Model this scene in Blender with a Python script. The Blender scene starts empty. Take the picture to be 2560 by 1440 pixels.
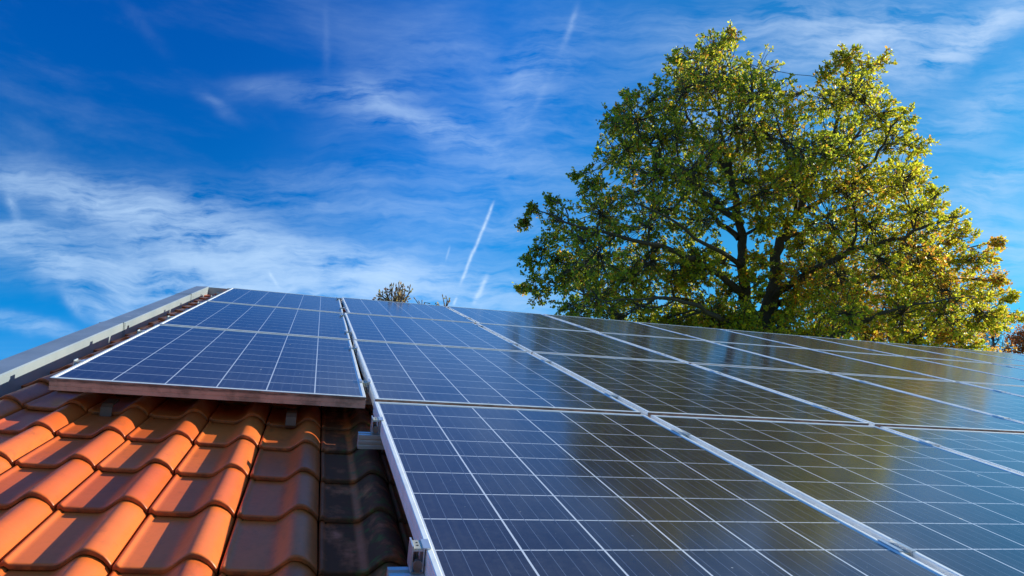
import bpy, math, random
import numpy as np
from mathutils import Matrix, Vector
random.seed(7)
RNG = np.random.default_rng(11)
SC = bpy.context.scene
COL = SC.collection

# ------------------------------------------------------------------ camera, sky, sun, exposure
PITCH = math.radians(21.914)                 # slope of the roof
CP, SP = math.cos(PITCH), math.sin(PITCH)
Z0 = 4.9                                     # height of the roof reference point
# roof frame: u along the eave, v up the slope, n out of the roof; n = 0 is the glass side of the panels
MR = Matrix(((1, 0, 0, 0), (0, CP, -SP, 0), (0, SP, CP, Z0), (0, 0, 0, 1)))
CAMR = Matrix(((0.9627170, -0.2509649, 0.1009584), (0.0883387, -0.0610812, -0.9942159), (0.2556800, 0.9660671, -0.0366340)))
CAMP = Vector((-0.230077, -2.568056, 0.518531))
FPX = 1875.466                               # focal length in pixels of a 2560 pixel wide picture
cam_d = bpy.data.cameras.new('camera')
cam = bpy.data.objects.new('camera', cam_d); COL.objects.link(cam)
cam_d.sensor_width = 36; cam_d.lens = FPX / 2560 * 36
cam_d.clip_start = 0.02; cam_d.clip_end = 3000
R3 = MR.to_3x3()
rgt = R3 @ Vector(CAMR[0]); dwn = R3 @ Vector(CAMR[1]); fwd = R3 @ Vector(CAMR[2])
cpos = MR @ CAMP
M = Matrix.Identity(4)
for k in range(3):
    M[k][0] = rgt[k]; M[k][1] = -dwn[k]; M[k][2] = -fwd[k]; M[k][3] = cpos[k]
cam.matrix_world = M
SC.camera = cam

sv = R3 @ Vector((2.95, 0.97, 1.0)); sv.normalize()      # towards the sun
SUN_EL = math.asin(sv.z); SUN_AZ = math.atan2(sv.x, sv.y)
sun_d = bpy.data.lights.new('sun', 'SUN'); sun_d.energy = 4.9; sun_d.angle = math.radians(0.53)
sun_d.color = (1.0, 0.985, 0.78)
sun = bpy.data.objects.new('sun', sun_d); COL.objects.link(sun)
sun.rotation_euler = sv.to_track_quat('Z', 'Y').to_euler()
sun.location = (6, 6, 20)
SC.view_settings.view_transform = 'Standard'
SC.view_settings.look = 'None'
SC.view_settings.exposure = 0.6
SC.view_settings.gamma = 1.0

class E:                                     # tiny expression helper over Math nodes
    def __init__(s, nt, sock): s.nt, s.s = nt, sock
    def _m(s, op, *a):
        n = s.nt.nodes.new('ShaderNodeMath'); n.operation = op
        for i, x in enumerate((s,) + a):
            if isinstance(x, E): s.nt.links.new(x.s, n.inputs[i])
            else: n.inputs[i].default_value = x
        return E(s.nt, n.outputs[0])
    def __add__(s, o): return s._m('ADD', o)
    __radd__ = __add__
    def __sub__(s, o): return s._m('SUBTRACT', o)
    def __rsub__(s, o): return (s * -1) + o
    def __mul__(s, o): return s._m('MULTIPLY', o)
    __rmul__ = __mul__
    def __truediv__(s, o): return s._m('DIVIDE', o)
    def pw(s, o): return s._m('POWER', o)
    def mx(s, o): return s._m('MAXIMUM', o)
    def mn(s, o): return s._m('MINIMUM', o)
    def lt(s, o): return s._m('LESS_THAN', o)
    def gt(s, o): return s._m('GREATER_THAN', o)
    def ab(s): return s._m('ABSOLUTE')
    def fl(s): return s._m('FLOOR')
    def fr(s): return s._m('FRACT')
    def exp(s): return s._m('EXPONENT')
    def sm(s, a, b, c=0.0, d=1.0):
        n = s.nt.nodes.new('ShaderNodeMapRange'); n.interpolation_type = 'SMOOTHSTEP'
        s.nt.links.new(s.s, n.inputs[0])
        for i, x in enumerate((a, b, c, d)): n.inputs[i + 1].default_value = x
        return E(s.nt, n.outputs[0])

def val(nt, x):
    n = nt.nodes.new('ShaderNodeValue'); n.outputs[0].default_value = x; return E(nt, n.outputs[0])
def noise(nt, vec, scale, detail=4, rough=0.55, dist=0.0, color=False, dim='3D'):
    n = nt.nodes.new('ShaderNodeTexNoise'); n.noise_dimensions = dim
    n.inputs['Scale'].default_value = scale; n.inputs['Detail'].default_value = detail
    n.inputs['Roughness'].default_value = rough; n.inputs['Distortion'].default_value = dist
    nt.links.new(vec, n.inputs['Vector'])
    return n.outputs['Color'] if color else E(nt, n.outputs[0])
def comb(nt, x, y, z=0.0):
    n = nt.nodes.new('ShaderNodeCombineXYZ')
    for i, a in enumerate((x, y, z)):
        if isinstance(a, E): nt.links.new(a.s, n.inputs[i])
        else: n.inputs[i].default_value = a
    return n.outputs[0]
def mapping(nt, vec, loc=(0, 0, 0), rot=(0, 0, 0), scale=(1, 1, 1), kind='POINT'):
    n = nt.nodes.new('ShaderNodeMapping'); n.vector_type = kind
    n.inputs['Location'].default_value = loc; n.inputs['Rotation'].default_value = rot; n.inputs['Scale'].default_value = scale
    nt.links.new(vec, n.inputs['Vector']); return n.outputs[0]
def dot(nt, a, b):
    n = nt.nodes.new('ShaderNodeVectorMath'); n.operation = 'DOT_PRODUCT'
    nt.links.new(a, n.inputs[0])
    if isinstance(b, (tuple, Vector)): n.inputs[1].default_value = tuple(b)
    else: nt.links.new(b, n.inputs[1])
    return E(nt, n.outputs['Value'])
def mixc(nt, f, a, b):
    n = nt.nodes.new('ShaderNodeMix'); n.data_type = 'RGBA'
    if isinstance(f, E): nt.links.new(f.s, n.inputs[0])
    else: n.inputs[0].default_value = f
    for i, c in ((6, a), (7, b)):
        if isinstance(c, tuple): n.inputs[i].default_value = (*c[:3], 1)
        else: nt.links.new(c, n.inputs[i])
    return n.outputs[2]

world = bpy.data.worlds.new('World'); SC.world = world; world.use_nodes = True
def build_sky():
    nt = world.node_tree; nt.nodes.clear()
    out = nt.nodes.new('ShaderNodeOutputWorld'); bg = nt.nodes.new('ShaderNodeBackground')
    bg.inputs['Strength'].default_value = 0.094
    nt.links.new(bg.outputs[0], out.inputs[0])
    sky = nt.nodes.new('ShaderNodeTexSky'); sky.sky_type = 'NISHITA'; sky.sun_disc = False
    sky.sun_elevation = SUN_EL; sky.sun_rotation = SUN_AZ
    sky.air_density = 1.0; sky.dust_density = 0.25; sky.ozone_density = 3.0; sky.altitude = 200
    tc = nt.nodes.new('ShaderNodeTexCoord'); D = tc.outputs['Generated']
    # a deeper blue, as through a polarising filter
    hs = nt.nodes.new('ShaderNodeHueSaturation'); hs.inputs['Saturation'].default_value = 1.0
    hs.inputs['Value'].default_value = 1.0
    nt.links.new(sky.outputs[0], hs.inputs['Color'])
    mul = nt.nodes.new('ShaderNodeMix'); mul.data_type = 'RGBA'; mul.blend_type = 'MULTIPLY'
    mul.inputs[0].default_value = 1.0; nt.links.new(hs.outputs[0], mul.inputs[6]); up = dot(nt, D, (0, 0, 1)).sm(0.26, 0.62)
    low = dot(nt, D, (0, 0, 1)).sm(0.02, 0.27)      # the sky pales towards the horizon
    nt.links.new(mixc(nt, low, (0.62, 0.82, 0.95), mixc(nt, dot(nt, D, rgt).sm(-0.50, 0.42), mixc(nt, up, (0.008, 1.02, 1.75), (0.003, 0.84, 2.15)), mixc(nt, up, (0.20, 0.92, 1.05), (0.10, 0.74, 1.10)))), mul.inputs[7])
    base = mul.outputs[2]
    # a darker round patch of sky about one fixed direction, high on the left
    corner = rgt * (-0.66) + (-dwn) * 0.40 + fwd * 1.0; corner.normalize()
    dk = dot(nt, D, corner).sm(0.84, 1.0, 1.0, 0.60)
    vm = nt.nodes.new('ShaderNodeVectorMath'); vm.operation = 'SCALE'; nt.links.new(base, vm.inputs[0]); nt.links.new(dk.s, vm.inputs['Scale']); base = vm.outputs[0]
    # cirrus: soft patches at fixed places in the sky, broken up by streaky noise
    A, Bv, Cv = rgt.copy(), (-dwn).copy(), fwd.copy()
    x = dot(nt, D, A); y = dot(nt, D, Bv); z = dot(nt, D, Cv)
    zz = z.mx(0.08)
    X = x / zz; Y = y / zz
    XY = comb(nt, X, Y, 0.0)
    wn = noise(nt, XY, 3.2, 5, 0.6, color=True)
    wv = nt.nodes.new('ShaderNodeVectorMath'); wv.operation = 'MULTIPLY_ADD'
    nt.links.new(wn, wv.inputs[0]); wv.inputs[1].default_value = (0.13, 0.09, 0); 
    sh = nt.nodes.new('ShaderNodeVectorMath'); sh.operation = 'ADD'; nt.links.new(XY, sh.inputs[0]); sh.inputs[1].default_value = (-0.07, -0.05, 0)
    nt.links.new(sh.outputs[0], wv.inputs[2]); W = wv.outputs[0]
    wn2 = noise(nt, XY, 9.0, 4, 0.6, color=True)
    wv2 = nt.nodes.new('ShaderNodeVectorMath'); wv2.operation = 'MULTIPLY_ADD'
    nt.links.new(wn2, wv2.inputs[0]); wv2.inputs[1].default_value = (0.014, 0.014, 0); nt.links.new(W, wv2.inputs[2]); W = wv2.outputs[0]
    def patch(cx, cy, a, b, ang, s, vec=W):
        loc = ((cx - 1280) / FPX, -(cy - 720) / FPX, 0)
        m = mapping(nt, vec, loc, (0, 0, math.radians(-ang)), (a / FPX, b / FPX, 1), 'TEXTURE')
        return (dot(nt, m, m) * -1).exp() * s
    P = [(330, 520, 300, 60, 14, .62), (520, 560, 240, 75, 10, .70), (250, 500, 160, 40, 18, .35), (640, 670, 480, 60, 3, .75), (860, 640, 340, 40, 6, .55),
         (430, 690, 330, 50, 6, .5), (1100, 700, 380, 55, 6, .6), (90, 580, 150, 18, 5, .7), (40, 600, 110, 40, -8, .35), (150, 680, 55, 48, 40, .55),
         (330, 760, 180, 45, 20, .45), (700, 745, 420, 45, 3, .6), (1000, 760, 400, 40, 5, .55),
         (60, 815, 170, 16, 12, .6), (250, 790, 80, 22, 30, .6), (90, 640, 130, 22, 22, .4),
         (780, 238, 150, 24, 6, .34), (920, 245, 60, 45, 60, .26), (1050, 300, 130, 26, 12, .42), (1120, 330, 150, 36, 18, .30), (950, 270, 110, 50, -30, .16),
         (1080, 190, 200, 90, -12, .13), (1340, 190, 120, 70, -30, .34), (1330, 290, 150, 50, 0, .18), (1060, 90, 80, 50, -40, .07),
         (880, 510, 260, 45, 4, .24), (830, 440, 230, 40, 0, .16), (1280, 420, 260, 90, 0, .26), (1240, 560, 220, 60, 0, .3), (560, 252, 50, 14, 30, .16),
         (1480, 60, 120, 40, 0, .12), (2050, 70, 330, 70, -4, .55), (2230, 90, 260, 55, -14, .5), (2400, 110, 190, 38, -34, .75), (2200, 180, 220, 30, -22, .4),
         (2500, 50, 200, 35, -24, .4), (2500, 440, 230, 45, -26, .6), (2520, 230, 170, 60, -35, .32), (2430, 560, 160, 50, -20, .45), (2330, 330, 240, 80, -20, .3),
         (2540, 640, 170, 80, -10, .55), (1850, 260, 420, 160, 0, .22), (20, 450, 130, 30, 20, .3)]
    acc = None
    for p in P:
        e = patch(*p); acc = e if acc is None else acc + e
    st = mapping(nt, W, (0, 0, 0), (0, 0, math.radians(-9)), (1.0, 5.5, 1))
    fib = noise(nt, st, 6.0, 9, 0.66)
    fin = noise(nt, mapping(nt, W, (3, 1, 0), (0, 0, math.radians(14)), (1.2, 6.0, 1)), 15.0, 5, 0.6)
    puff = noise(nt, W, 7.0, 6, 0.55)
    tex = fib.sm(0.34, 0.68) * 0.62 + puff.sm(0.36, 0.66) * 0.34 + fin.sm(0.3, 0.7) * 0.22
    dens = (1 - (acc * (tex - 0.15).mx(0.0) * -1.65).exp()) * 0.86
    # thin veil of fine streaks; thicker out of view, added as fill light
    gv = mapping(nt, D, (0, 0, 0), (0, 0, 0.5), (1.0, 1.0, 3.0))
    veil = noise(nt, gv, 2.4, 8, 0.6, 0.4).sm(0.48, 0.80) * 0.30
    inside = z.sm(0.25, 0.6)
    dens = dens * inside * 0.95 + veil * 0.55 + (1 - inside) * (veil * 1.3 + 0.06)
    # contrails: thin ragged lines at fixed places
    def trail(x0, y0, x1, y1, wd, s, soft=0.0):
        L = math.hypot(x1 - x0, y1 - y0); ang = math.atan2(-(y1 - y0), x1 - x0)
        jt = nt.nodes.new('ShaderNodeVectorMath'); jt.operation = 'MULTIPLY_ADD'
        nt.links.new(wn2, jt.inputs[0]); jt.inputs[1].default_value = (0.012, 0.006, 0); nt.links.new(XY, jt.inputs[2])
        loc = ((x0 - 1280) / FPX + 0.006, -(y0 - 720) / FPX + 0.003, 0)
        m = mapping(nt, jt.outputs[0], loc, (0, 0, ang), (L / FPX, wd / FPX, 1), 'TEXTURE')
        sp = nt.nodes.new('ShaderNodeSeparateXYZ'); nt.links.new(m, sp.inputs[0])
        t = E(nt, sp.outputs[0]); w = E(nt, sp.outputs[1])
        g = (w * w * -1).exp()
        ends = t.sm(-0.02, 0.10 + soft) * (1 - t.sm(0.86 - soft, 1.04))
        rag = noise(nt, XY, 60, 3, 0.6).sm(0.3, 0.62, 0.45, 1.0)
        return g * ends * rag * s * z.gt(0.1)
    T = [(1236, 498, 1150, 716, 3.8, .75, .05), (1224, 676, 1180, 768, 6, .45, .2), (1452, -10, 1398, 140, 8, .20, .3), (1400, 130, 1300, 345, 9, .07, .3),
         (815, -20, 815, 216, 9, .05, .25), (1128, 612, 1117, 655, 2.6, .3, .2), (1142, 740, 1130, 766, 3, .4, .2), (668, 672, 700, 722, 4, .3, .3),
         (4, 455, 56, 568, 13, .30, .4), (140, 715, 228, 815, 14, .34, .4), (290, -20, 440, 160, 16, .025, .3)]
    for t in T: dens = dens + trail(*t)
    dens = dens.mx(0.0).mn(0.94)
    cloud = mixc(nt, x.sm(-0.4, 0.9), (4.2, 5.8, 7.7), (4.9, 6.0, 7.6))
    res = mixc(nt, dens, base, cloud)
    nt.links.new(res, bg.inputs['Color'])
build_sky()
world.cycles.sampling_method = 'MANUAL' if hasattr(world.cycles, 'sampling_method') else 'MANUAL'
world.cycles.sample_map_resolution = 512

# ------------------------------------------------------------------ helpers
def tag(o, label=None, cat=None, group=None, kind=None):
    if label: o['label'] = label
    if cat: o['category'] = cat
    if group: o['group'] = group
    if kind: o['kind'] = kind
    return o
def empty(name, mw):
    o = bpy.data.objects.new(name, None); COL.objects.link(o); o.matrix_world = mw; o.empty_display_size = 0.1
    return o
class MB:
    def __init__(s): s.v = []; s.f = []; s.m = []
    def add(s, vs, fs, mi=0):
        b = len(s.v); s.v += [tuple(a) for a in vs]; s.f += [tuple(b + i for i in f) for f in fs]; s.m += [mi] * len(fs)
    def box(s, x0, x1, y0, y1, z0, z1, mi=0):
        s.add([(x0, y0, z0), (x1, y0, z0), (x1, y1, z0), (x0, y1, z0), (x0, y0, z1), (x1, y0, z1), (x1, y1, z1), (x0, y1, z1)],
              [(0, 3, 2, 1), (4, 5, 6, 7), (0, 1, 5, 4), (1, 2, 6, 5), (2, 3, 7, 6), (3, 0, 4, 7)], mi)
    def prism_y(s, prof, y0, y1, mi=0):       # closed profile of (x, z), counter-clockwise seen from -y
        n = len(prof)
        vs = [(x, y0, z) for x, z in prof] + [(x, y1, z) for x, z in prof]
        fs = [(i, (i + 1) % n, n + (i + 1) % n, n + i) for i in range(n)]
        s.add(vs, fs + [tuple(reversed(range(n))), tuple(range(n, 2 * n))], mi)
    def prism_x(s, prof, x0, x1, mi=0):       # closed profile of (y, z)
        n = len(prof)
        vs = [(x0, y, z) for y, z in prof] + [(x1, y, z) for y, z in prof]
        fs = [(i, (i + 1) % n, n + (i + 1) % n, n + i) for i in range(n)]
        s.add(vs, fs + [tuple(reversed(range(n))), tuple(range(n, 2 * n))], mi)
    def cyl(s, c, r, z0, z1, n=12, mi=0):
        vs = []
        for z in (z0, z1):
            for i in range(n):
                a = 2 * math.pi * i / n; vs.append((c[0] + r * math.cos(a), c[1] + r * math.sin(a), z))
        s.add(vs, [(i, (i + 1) % n, n + (i + 1) % n, n + i) for i in range(n)] + [tuple(reversed(range(n))), tuple(range(n, 2 * n))], mi)
    def tube(s, pts, rad, n=6, mi=0):
        pts = [Vector(p) for p in pts]; b = len(s.v); up = Vector((0.3, 0.2, 1)).normalized()
        for i, p in enumerate(pts):
            t = (pts[min(i + 1, len(pts) - 1)] - pts[max(i - 1, 0)])
            t = t.normalized() if t.length > 1e-9 else Vector((0, 0, 1))
            a = t.cross(up)
            if a.length < 1e-3: a = t.cross(Vector((1, 0, 0)))
            a.normalize(); c = a.cross(t)
            for k in range(n):
                w = 2 * math.pi * k / n
                s.v.append(tuple(p + (a * math.cos(w) + c * math.sin(w)) * rad[i]))
        for i in range(len(pts) - 1):
            for k in range(n):
                s.f.append((b + i * n + k, b + i * n + (k + 1) % n, b + (i + 1) * n + (k + 1) % n, b + (i + 1) * n + k)); s.m.append(mi)
        s.f.append(tuple(b + (len(pts) - 1) * n + k for k in range(n))); s.m.append(mi)
    def mesh(s, name, mats, smooth=False):
        me = bpy.data.meshes.new(name); me.from_pydata(s.v, [], s.f)
        for m in (mats if isinstance(mats, (list, tuple)) else [mats]): me.materials.append(m)
        me.polygons.foreach_set('material_index', s.m)
        if smooth: me.polygons.foreach_set('use_smooth', [True] * len(s.f))
        me.update(); return me
    def build(s, name, mats, parent=None, smooth=False):
        return obj(name, s.mesh(name, mats, smooth), parent)
def obj(name, me, parent=None):
    o = bpy.data.objects.new(name, me); COL.objects.link(o)
    if parent: o.parent = parent
    return o
def bevel(me, w, seg=1):
    import bmesh
    bm = bmesh.new(); bm.from_mesh(me)
    bmesh.ops.bevel(bm, geom=list(bm.edges), offset=w, segments=seg, affect='EDGES', clamp_overlap=True)
    bm.to_mesh(me); bm.free(); me.update(); return me
def mat(name, color=(.5, .5, .5), rough=.5, metal=0.0, spec=0.5):
    m = bpy.data.materials.new(name); m.use_nodes = True
    b = m.node_tree.nodes['Principled BSDF']
    b.inputs['Base Color'].default_value = (*color, 1); b.inputs['Roughness'].default_value = rough
    b.inputs['Metallic'].default_value = metal; b.inputs['Specular IOR Level'].default_value = spec
    return m, m.node_tree, b
def ocoord(nt): return nt.nodes.new('ShaderNodeTexCoord').outputs['Object']
def bump(nt, b, h, strength, dist):
    n = nt.nodes.new('ShaderNodeBump'); n.inputs['Strength'].default_value = strength; n.inputs['Distance'].default_value = dist
    nt.links.new(h.s, n.inputs['Height']); nt.links.new(n.outputs[0], b.inputs['Normal'])
def TR(x, y, z): return Matrix.Translation((x, y, z))
def pixpt(px, py, depth):                     # a point of the garden, surveyed by bearing and distance
    return cpos + rgt * ((px - 1280) / FPX * depth) + dwn * ((py - 720) / FPX * depth) + fwd * depth

# ------------------------------------------------------------------ materials
def m_alu(name, col, rough, metal, grime=0.0, edge=False):
    m, nt, b = mat(name, col, rough, metal)
    o = ocoord(nt)
    n = noise(nt, mapping(nt, o, scale=(1, 1, 1)), 14, 5, 0.6)
    n2 = noise(nt, mapping(nt, o, scale=(6, 6, 60)), 6, 3, 0.6)
    dark = tuple(c * 0.86 for c in col)
    c = mixc(nt, n.sm(0.35, 0.7), col, dark)
    if grime:
        g = noise(nt, o, 9, 6, 0.7).sm(0.46, 0.66) * (0.4 + 0.6 * n2) * grime
        c = mixc(nt, g, c, (0.10, 0.085, 0.07))
    if edge:                                   # dark band under the lip: grime, with the row gap's shade painted in
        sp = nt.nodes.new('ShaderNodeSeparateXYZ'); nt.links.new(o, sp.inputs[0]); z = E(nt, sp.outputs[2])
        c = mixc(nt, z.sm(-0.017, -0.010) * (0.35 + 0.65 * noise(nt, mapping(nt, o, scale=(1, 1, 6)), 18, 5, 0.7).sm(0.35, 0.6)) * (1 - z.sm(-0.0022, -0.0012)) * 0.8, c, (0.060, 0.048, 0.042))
    nt.links.new(c, b.inputs['Base Color'])
    nt.links.new((n * 0.15 + (rough - 0.06)).s, b.inputs['Roughness'])
    return m
M_FRAME = m_alu('anodised frame aluminium', (0.92, 0.91, 0.90), 0.38, 0.12, 0.12)
M_FRAMEW = m_alu('weathered frame side aluminium with painted tile bounce', (0.64, 0.37, 0.30), 0.55, 0.15, 0.8, True)  # pink light thrown up by the tiles is painted into this weathered lower side
M_RAIL = m_alu('mill finish rail aluminium', (0.70, 0.69, 0.70), 0.36, 0.7)
M_CLAMP = m_alu('clamp aluminium', (0.72, 0.74, 0.78), 0.32, 0.65, 0.2)
M_PLATE = m_alu('zinc clamp plate', (0.66, 0.60, 0.48), 0.45, 0.5, 0.3)
M_BOLT = m_alu('bolt steel', (0.34, 0.32, 0.29), 0.35, 0.9)
M_HOLE = mat('dark hole', (0.01, 0.01, 0.01), 0.8)[0]
M_HOOK = m_alu('steel hook', (0.17, 0.09, 0.07), 0.55, 0.1)

def m_cells():
    m, nt, b = mat('solar cells under glass', (0.01, 0.02, 0.08), 0.1)
    o = ocoord(nt); sp = nt.nodes.new('ShaderNodeSeparateXYZ'); nt.links.new(o, sp.inputs[0])
    x = E(nt, sp.outputs[0]); y = E(nt, sp.outputs[1])
    # cell area is centred on the panel: 6 x 10 cells
    cx = (x - (PW / 2 - 3 * CW)) / CW; cy = (y - (PH / 2 - 5 * CL)) / CL
    fx = cx.fr(); fy = cy.fr()
    ex = (fx - 0.5).ab(); ey = (fy - 0.5).ab()
    gapx = ex.gt(0.5 - 0.0020 / CW); gapy = ey.gt(0.5 - 0.0019 / CL)
    outside = cx.lt(0) .mx(cx.gt(6)).mx(cy.lt(0)).mx(cy.gt(10))
    bb = ((fx * 5).fr() - 0.5).ab().lt(0.00065 / CW * 5)       # five busbars per cell
    info = nt.nodes.new('ShaderNodeObjectInfo'); rnd = E(nt, info.outputs['Random'])
    cell = noise(nt, comb(nt, cx.fl() + rnd * 50, cy.fl(), 0.0), 3.1, 0)
    vor = nt.nodes.new('ShaderNodeTexVoronoi'); vor.inputs['Scale'].default_value = 110
    ad = nt.nodes.new('ShaderNodeVectorMath'); nt.links.new(o, ad.inputs[0]); nt.links.new(comb(nt, rnd * 7, rnd * 3, 0.0), ad.inputs[1])
    nt.links.new(ad.outputs[0], vor.inputs['Vector'])
    vs = nt.nodes.new('ShaderNodeSeparateColor'); nt.links.new(vor.outputs['Color'], vs.inputs[0])
    flake = E(nt, vs.outputs[0])
    t = flake * 0.5 + cell * 0.9 - 0.2
    c = mixc(nt, t, (0.026, 0.014, 0.012), (0.041, 0.026, 0.026))
    fine = ((y * 500).fr() - 0.5).ab()                        # fine finger lines read as a slight lightening
    c = mixc(nt, bb * 0.42, c, (0.26, 0.30, 0.42))
    white = gapx.mx(gapy)
    tick = ((fx * 5).fr() - 0.5).ab().lt(0.0013 / CW * 5) * gapy * (1 - gapx)
    c = mixc(nt, white, c, (0.72, 0.72, 0.76))
    c = mixc(nt, tick * 0.6, c, (0.10, 0.12, 0.17))
    c = mixc(nt, outside, c, (0.70, 0.70, 0.73))
    # dust film, dried drops and bird specks
    dust = noise(nt, ad.outputs[0], 3.0, 6, 0.65).sm(0.30, 0.75) * 0.050 + noise(nt, ad.outputs[0], 60, 4, 0.7).sm(0.45, 0.85) * 0.06 + 0.012
    c = mixc(nt, dust, c, (0.42, 0.40, 0.38))
    # grime settles above the lower frame bar and runs in faint streaks down the glass
    run = noise(nt, mapping(nt, ad.outputs[0], scale=(1, 0.06, 1)), 55, 4, 0.6).sm(0.48, 0.75)
    low = y.sm(0.010, 0.055, 1.0, 0.0) * noise(nt, ad.outputs[0], 22, 4, 0.6).sm(0.3, 0.65)
    c = mixc(nt, run * 0.05 + low * 0.38, c, (0.36, 0.33, 0.28))
    v2 = nt.nodes.new('ShaderNodeTexVoronoi'); v2.inputs['Scale'].default_value = 13
    wob = nt.nodes.new('ShaderNodeVectorMath'); wob.operation = 'MULTIPLY_ADD'
    nt.links.new(noise(nt, ad.outputs[0], 40, 2, 0.5, color=True), wob.inputs[0]); wob.inputs[1].default_value = (0.012, 0.012, 0); nt.links.new(ad.outputs[0], wob.inputs[2])
    nt.links.new(wob.outputs[0], v2.inputs['Vector'])
    s2 = nt.nodes.new('ShaderNodeSeparateColor'); nt.links.new(v2.outputs['Color'], s2.inputs[0])
    rr = E(nt, s2.outputs[0]); 
    speck = E(nt, v2.outputs['Distance']).lt(rr.pw(3.6) * 0.052) 
    c = mixc(nt, speck * 0.8, c, (0.62, 0.60, 0.56))
    v3 = nt.nodes.new('ShaderNodeTexVoronoi'); v3.inputs['Scale'].default_value = 45
    nt.links.new(wob.outputs[0], v3.inputs['Vector'])
    s3 = nt.nodes.new('ShaderNodeSeparateColor'); nt.links.new(v3.outputs['Color'], s3.inputs[0])
    sp3 = E(nt, v3.outputs['Distance']).lt(E(nt, s3.outputs[0]).pw(4.0) * 0.10)
    c = mixc(nt, sp3 * 0.35, c, (0.55, 0.54, 0.52))
    nt.links.new(c, b.inputs['Base Color'])
    b.inputs['IOR'].default_value = 1.5
    b.inputs['Specular IOR Level'].default_value = 0.85
    rg = noise(nt, ad.outputs[0], 5, 3, 0.6) * 0.05 + 0.105 + speck * 0.4
    nt.links.new(rg.s, b.inputs['Roughness'])
    return m
PW, PH, CW, CL = 0.992, 1.575, 0.1605, 0.1545
M_CELL = m_cells()

def m_tile():
    m, nt, b = mat('terracotta roof tile', (0.5, 0.16, 0.05), 0.42)
    o = ocoord(nt)
    at = nt.nodes.new('ShaderNodeAttribute'); at.attribute_name = 'tint'
    r = E(nt, at.outputs['Fac'])
    a2 = nt.nodes.new('ShaderNodeAttribute'); a2.attribute_name = 'front'; fr = E(nt, a2.outputs['Fac'])
    n = noise(nt, o, 7, 5, 0.6); n2 = noise(nt, o, 60, 4, 0.65)
    t = r * 0.80 + n * 0.6 - 0.20
    c = mixc(nt, t, (0.80, 0.168, 0.033), (0.58, 0.092, 0.018))
    c = mixc(nt, n2.sm(0.45, 0.8) * 0.22, c, (0.34, 0.10, 0.045))
    c = mixc(nt, noise(nt, mapping(nt, o, scale=(1, 0.5, 1)), 13, 6, 0.7).sm(0.54, 0.72) * 0.42, c, (0.22, 0.060, 0.026))
    # darker front edges, broken up by noise
    ed = fr * noise(nt, o, 30, 4, 0.6).sm(0.3, 0.65, 0.35, 1.0)
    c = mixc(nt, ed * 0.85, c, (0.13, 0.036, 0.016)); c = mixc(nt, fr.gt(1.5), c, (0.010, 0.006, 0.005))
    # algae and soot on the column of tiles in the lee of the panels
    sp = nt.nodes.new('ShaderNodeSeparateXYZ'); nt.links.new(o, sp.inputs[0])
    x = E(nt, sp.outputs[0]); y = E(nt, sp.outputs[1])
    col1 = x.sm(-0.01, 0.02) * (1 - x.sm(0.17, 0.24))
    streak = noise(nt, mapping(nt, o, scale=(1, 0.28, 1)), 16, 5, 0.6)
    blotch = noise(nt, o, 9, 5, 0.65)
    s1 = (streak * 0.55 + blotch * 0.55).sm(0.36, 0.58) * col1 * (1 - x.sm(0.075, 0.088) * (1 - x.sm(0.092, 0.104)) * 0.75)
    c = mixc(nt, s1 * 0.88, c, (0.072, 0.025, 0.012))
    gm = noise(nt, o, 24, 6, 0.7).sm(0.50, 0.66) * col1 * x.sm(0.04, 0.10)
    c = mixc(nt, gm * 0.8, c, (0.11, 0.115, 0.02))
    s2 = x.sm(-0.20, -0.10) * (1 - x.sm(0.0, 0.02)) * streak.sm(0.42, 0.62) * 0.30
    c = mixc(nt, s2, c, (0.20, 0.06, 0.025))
    # a few lichen dots
    v = nt.nodes.new('ShaderNodeTexVoronoi'); v.inputs['Scale'].default_value = 26; nt.links.new(o, v.inputs['Vector'])
    s = nt.nodes.new('ShaderNodeSeparateColor'); nt.links.new(v.outputs['Color'], s.inputs[0])
    dotm = E(nt, v.outputs['Distance']).lt(E(nt, s.outputs[0]).pw(9.0) * 0.09)
    c = mixc(nt, dotm * 0.5, c, (0.55, 0.42, 0.34))
    nt.links.new(c, b.inputs['Base Color'])
    nt.links.new((n2 * 0.16 + 0.29 + s1 * 0.5).s, b.inputs['Roughness'])
    b.inputs['Specular IOR Level'].default_value = 0.28
    bump(nt, b, n2 * 0.6 + noise(nt, o, 240, 3, 0.6) * 0.4, 0.16, 0.002)
    return m
M_TILE = m_tile()

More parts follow.
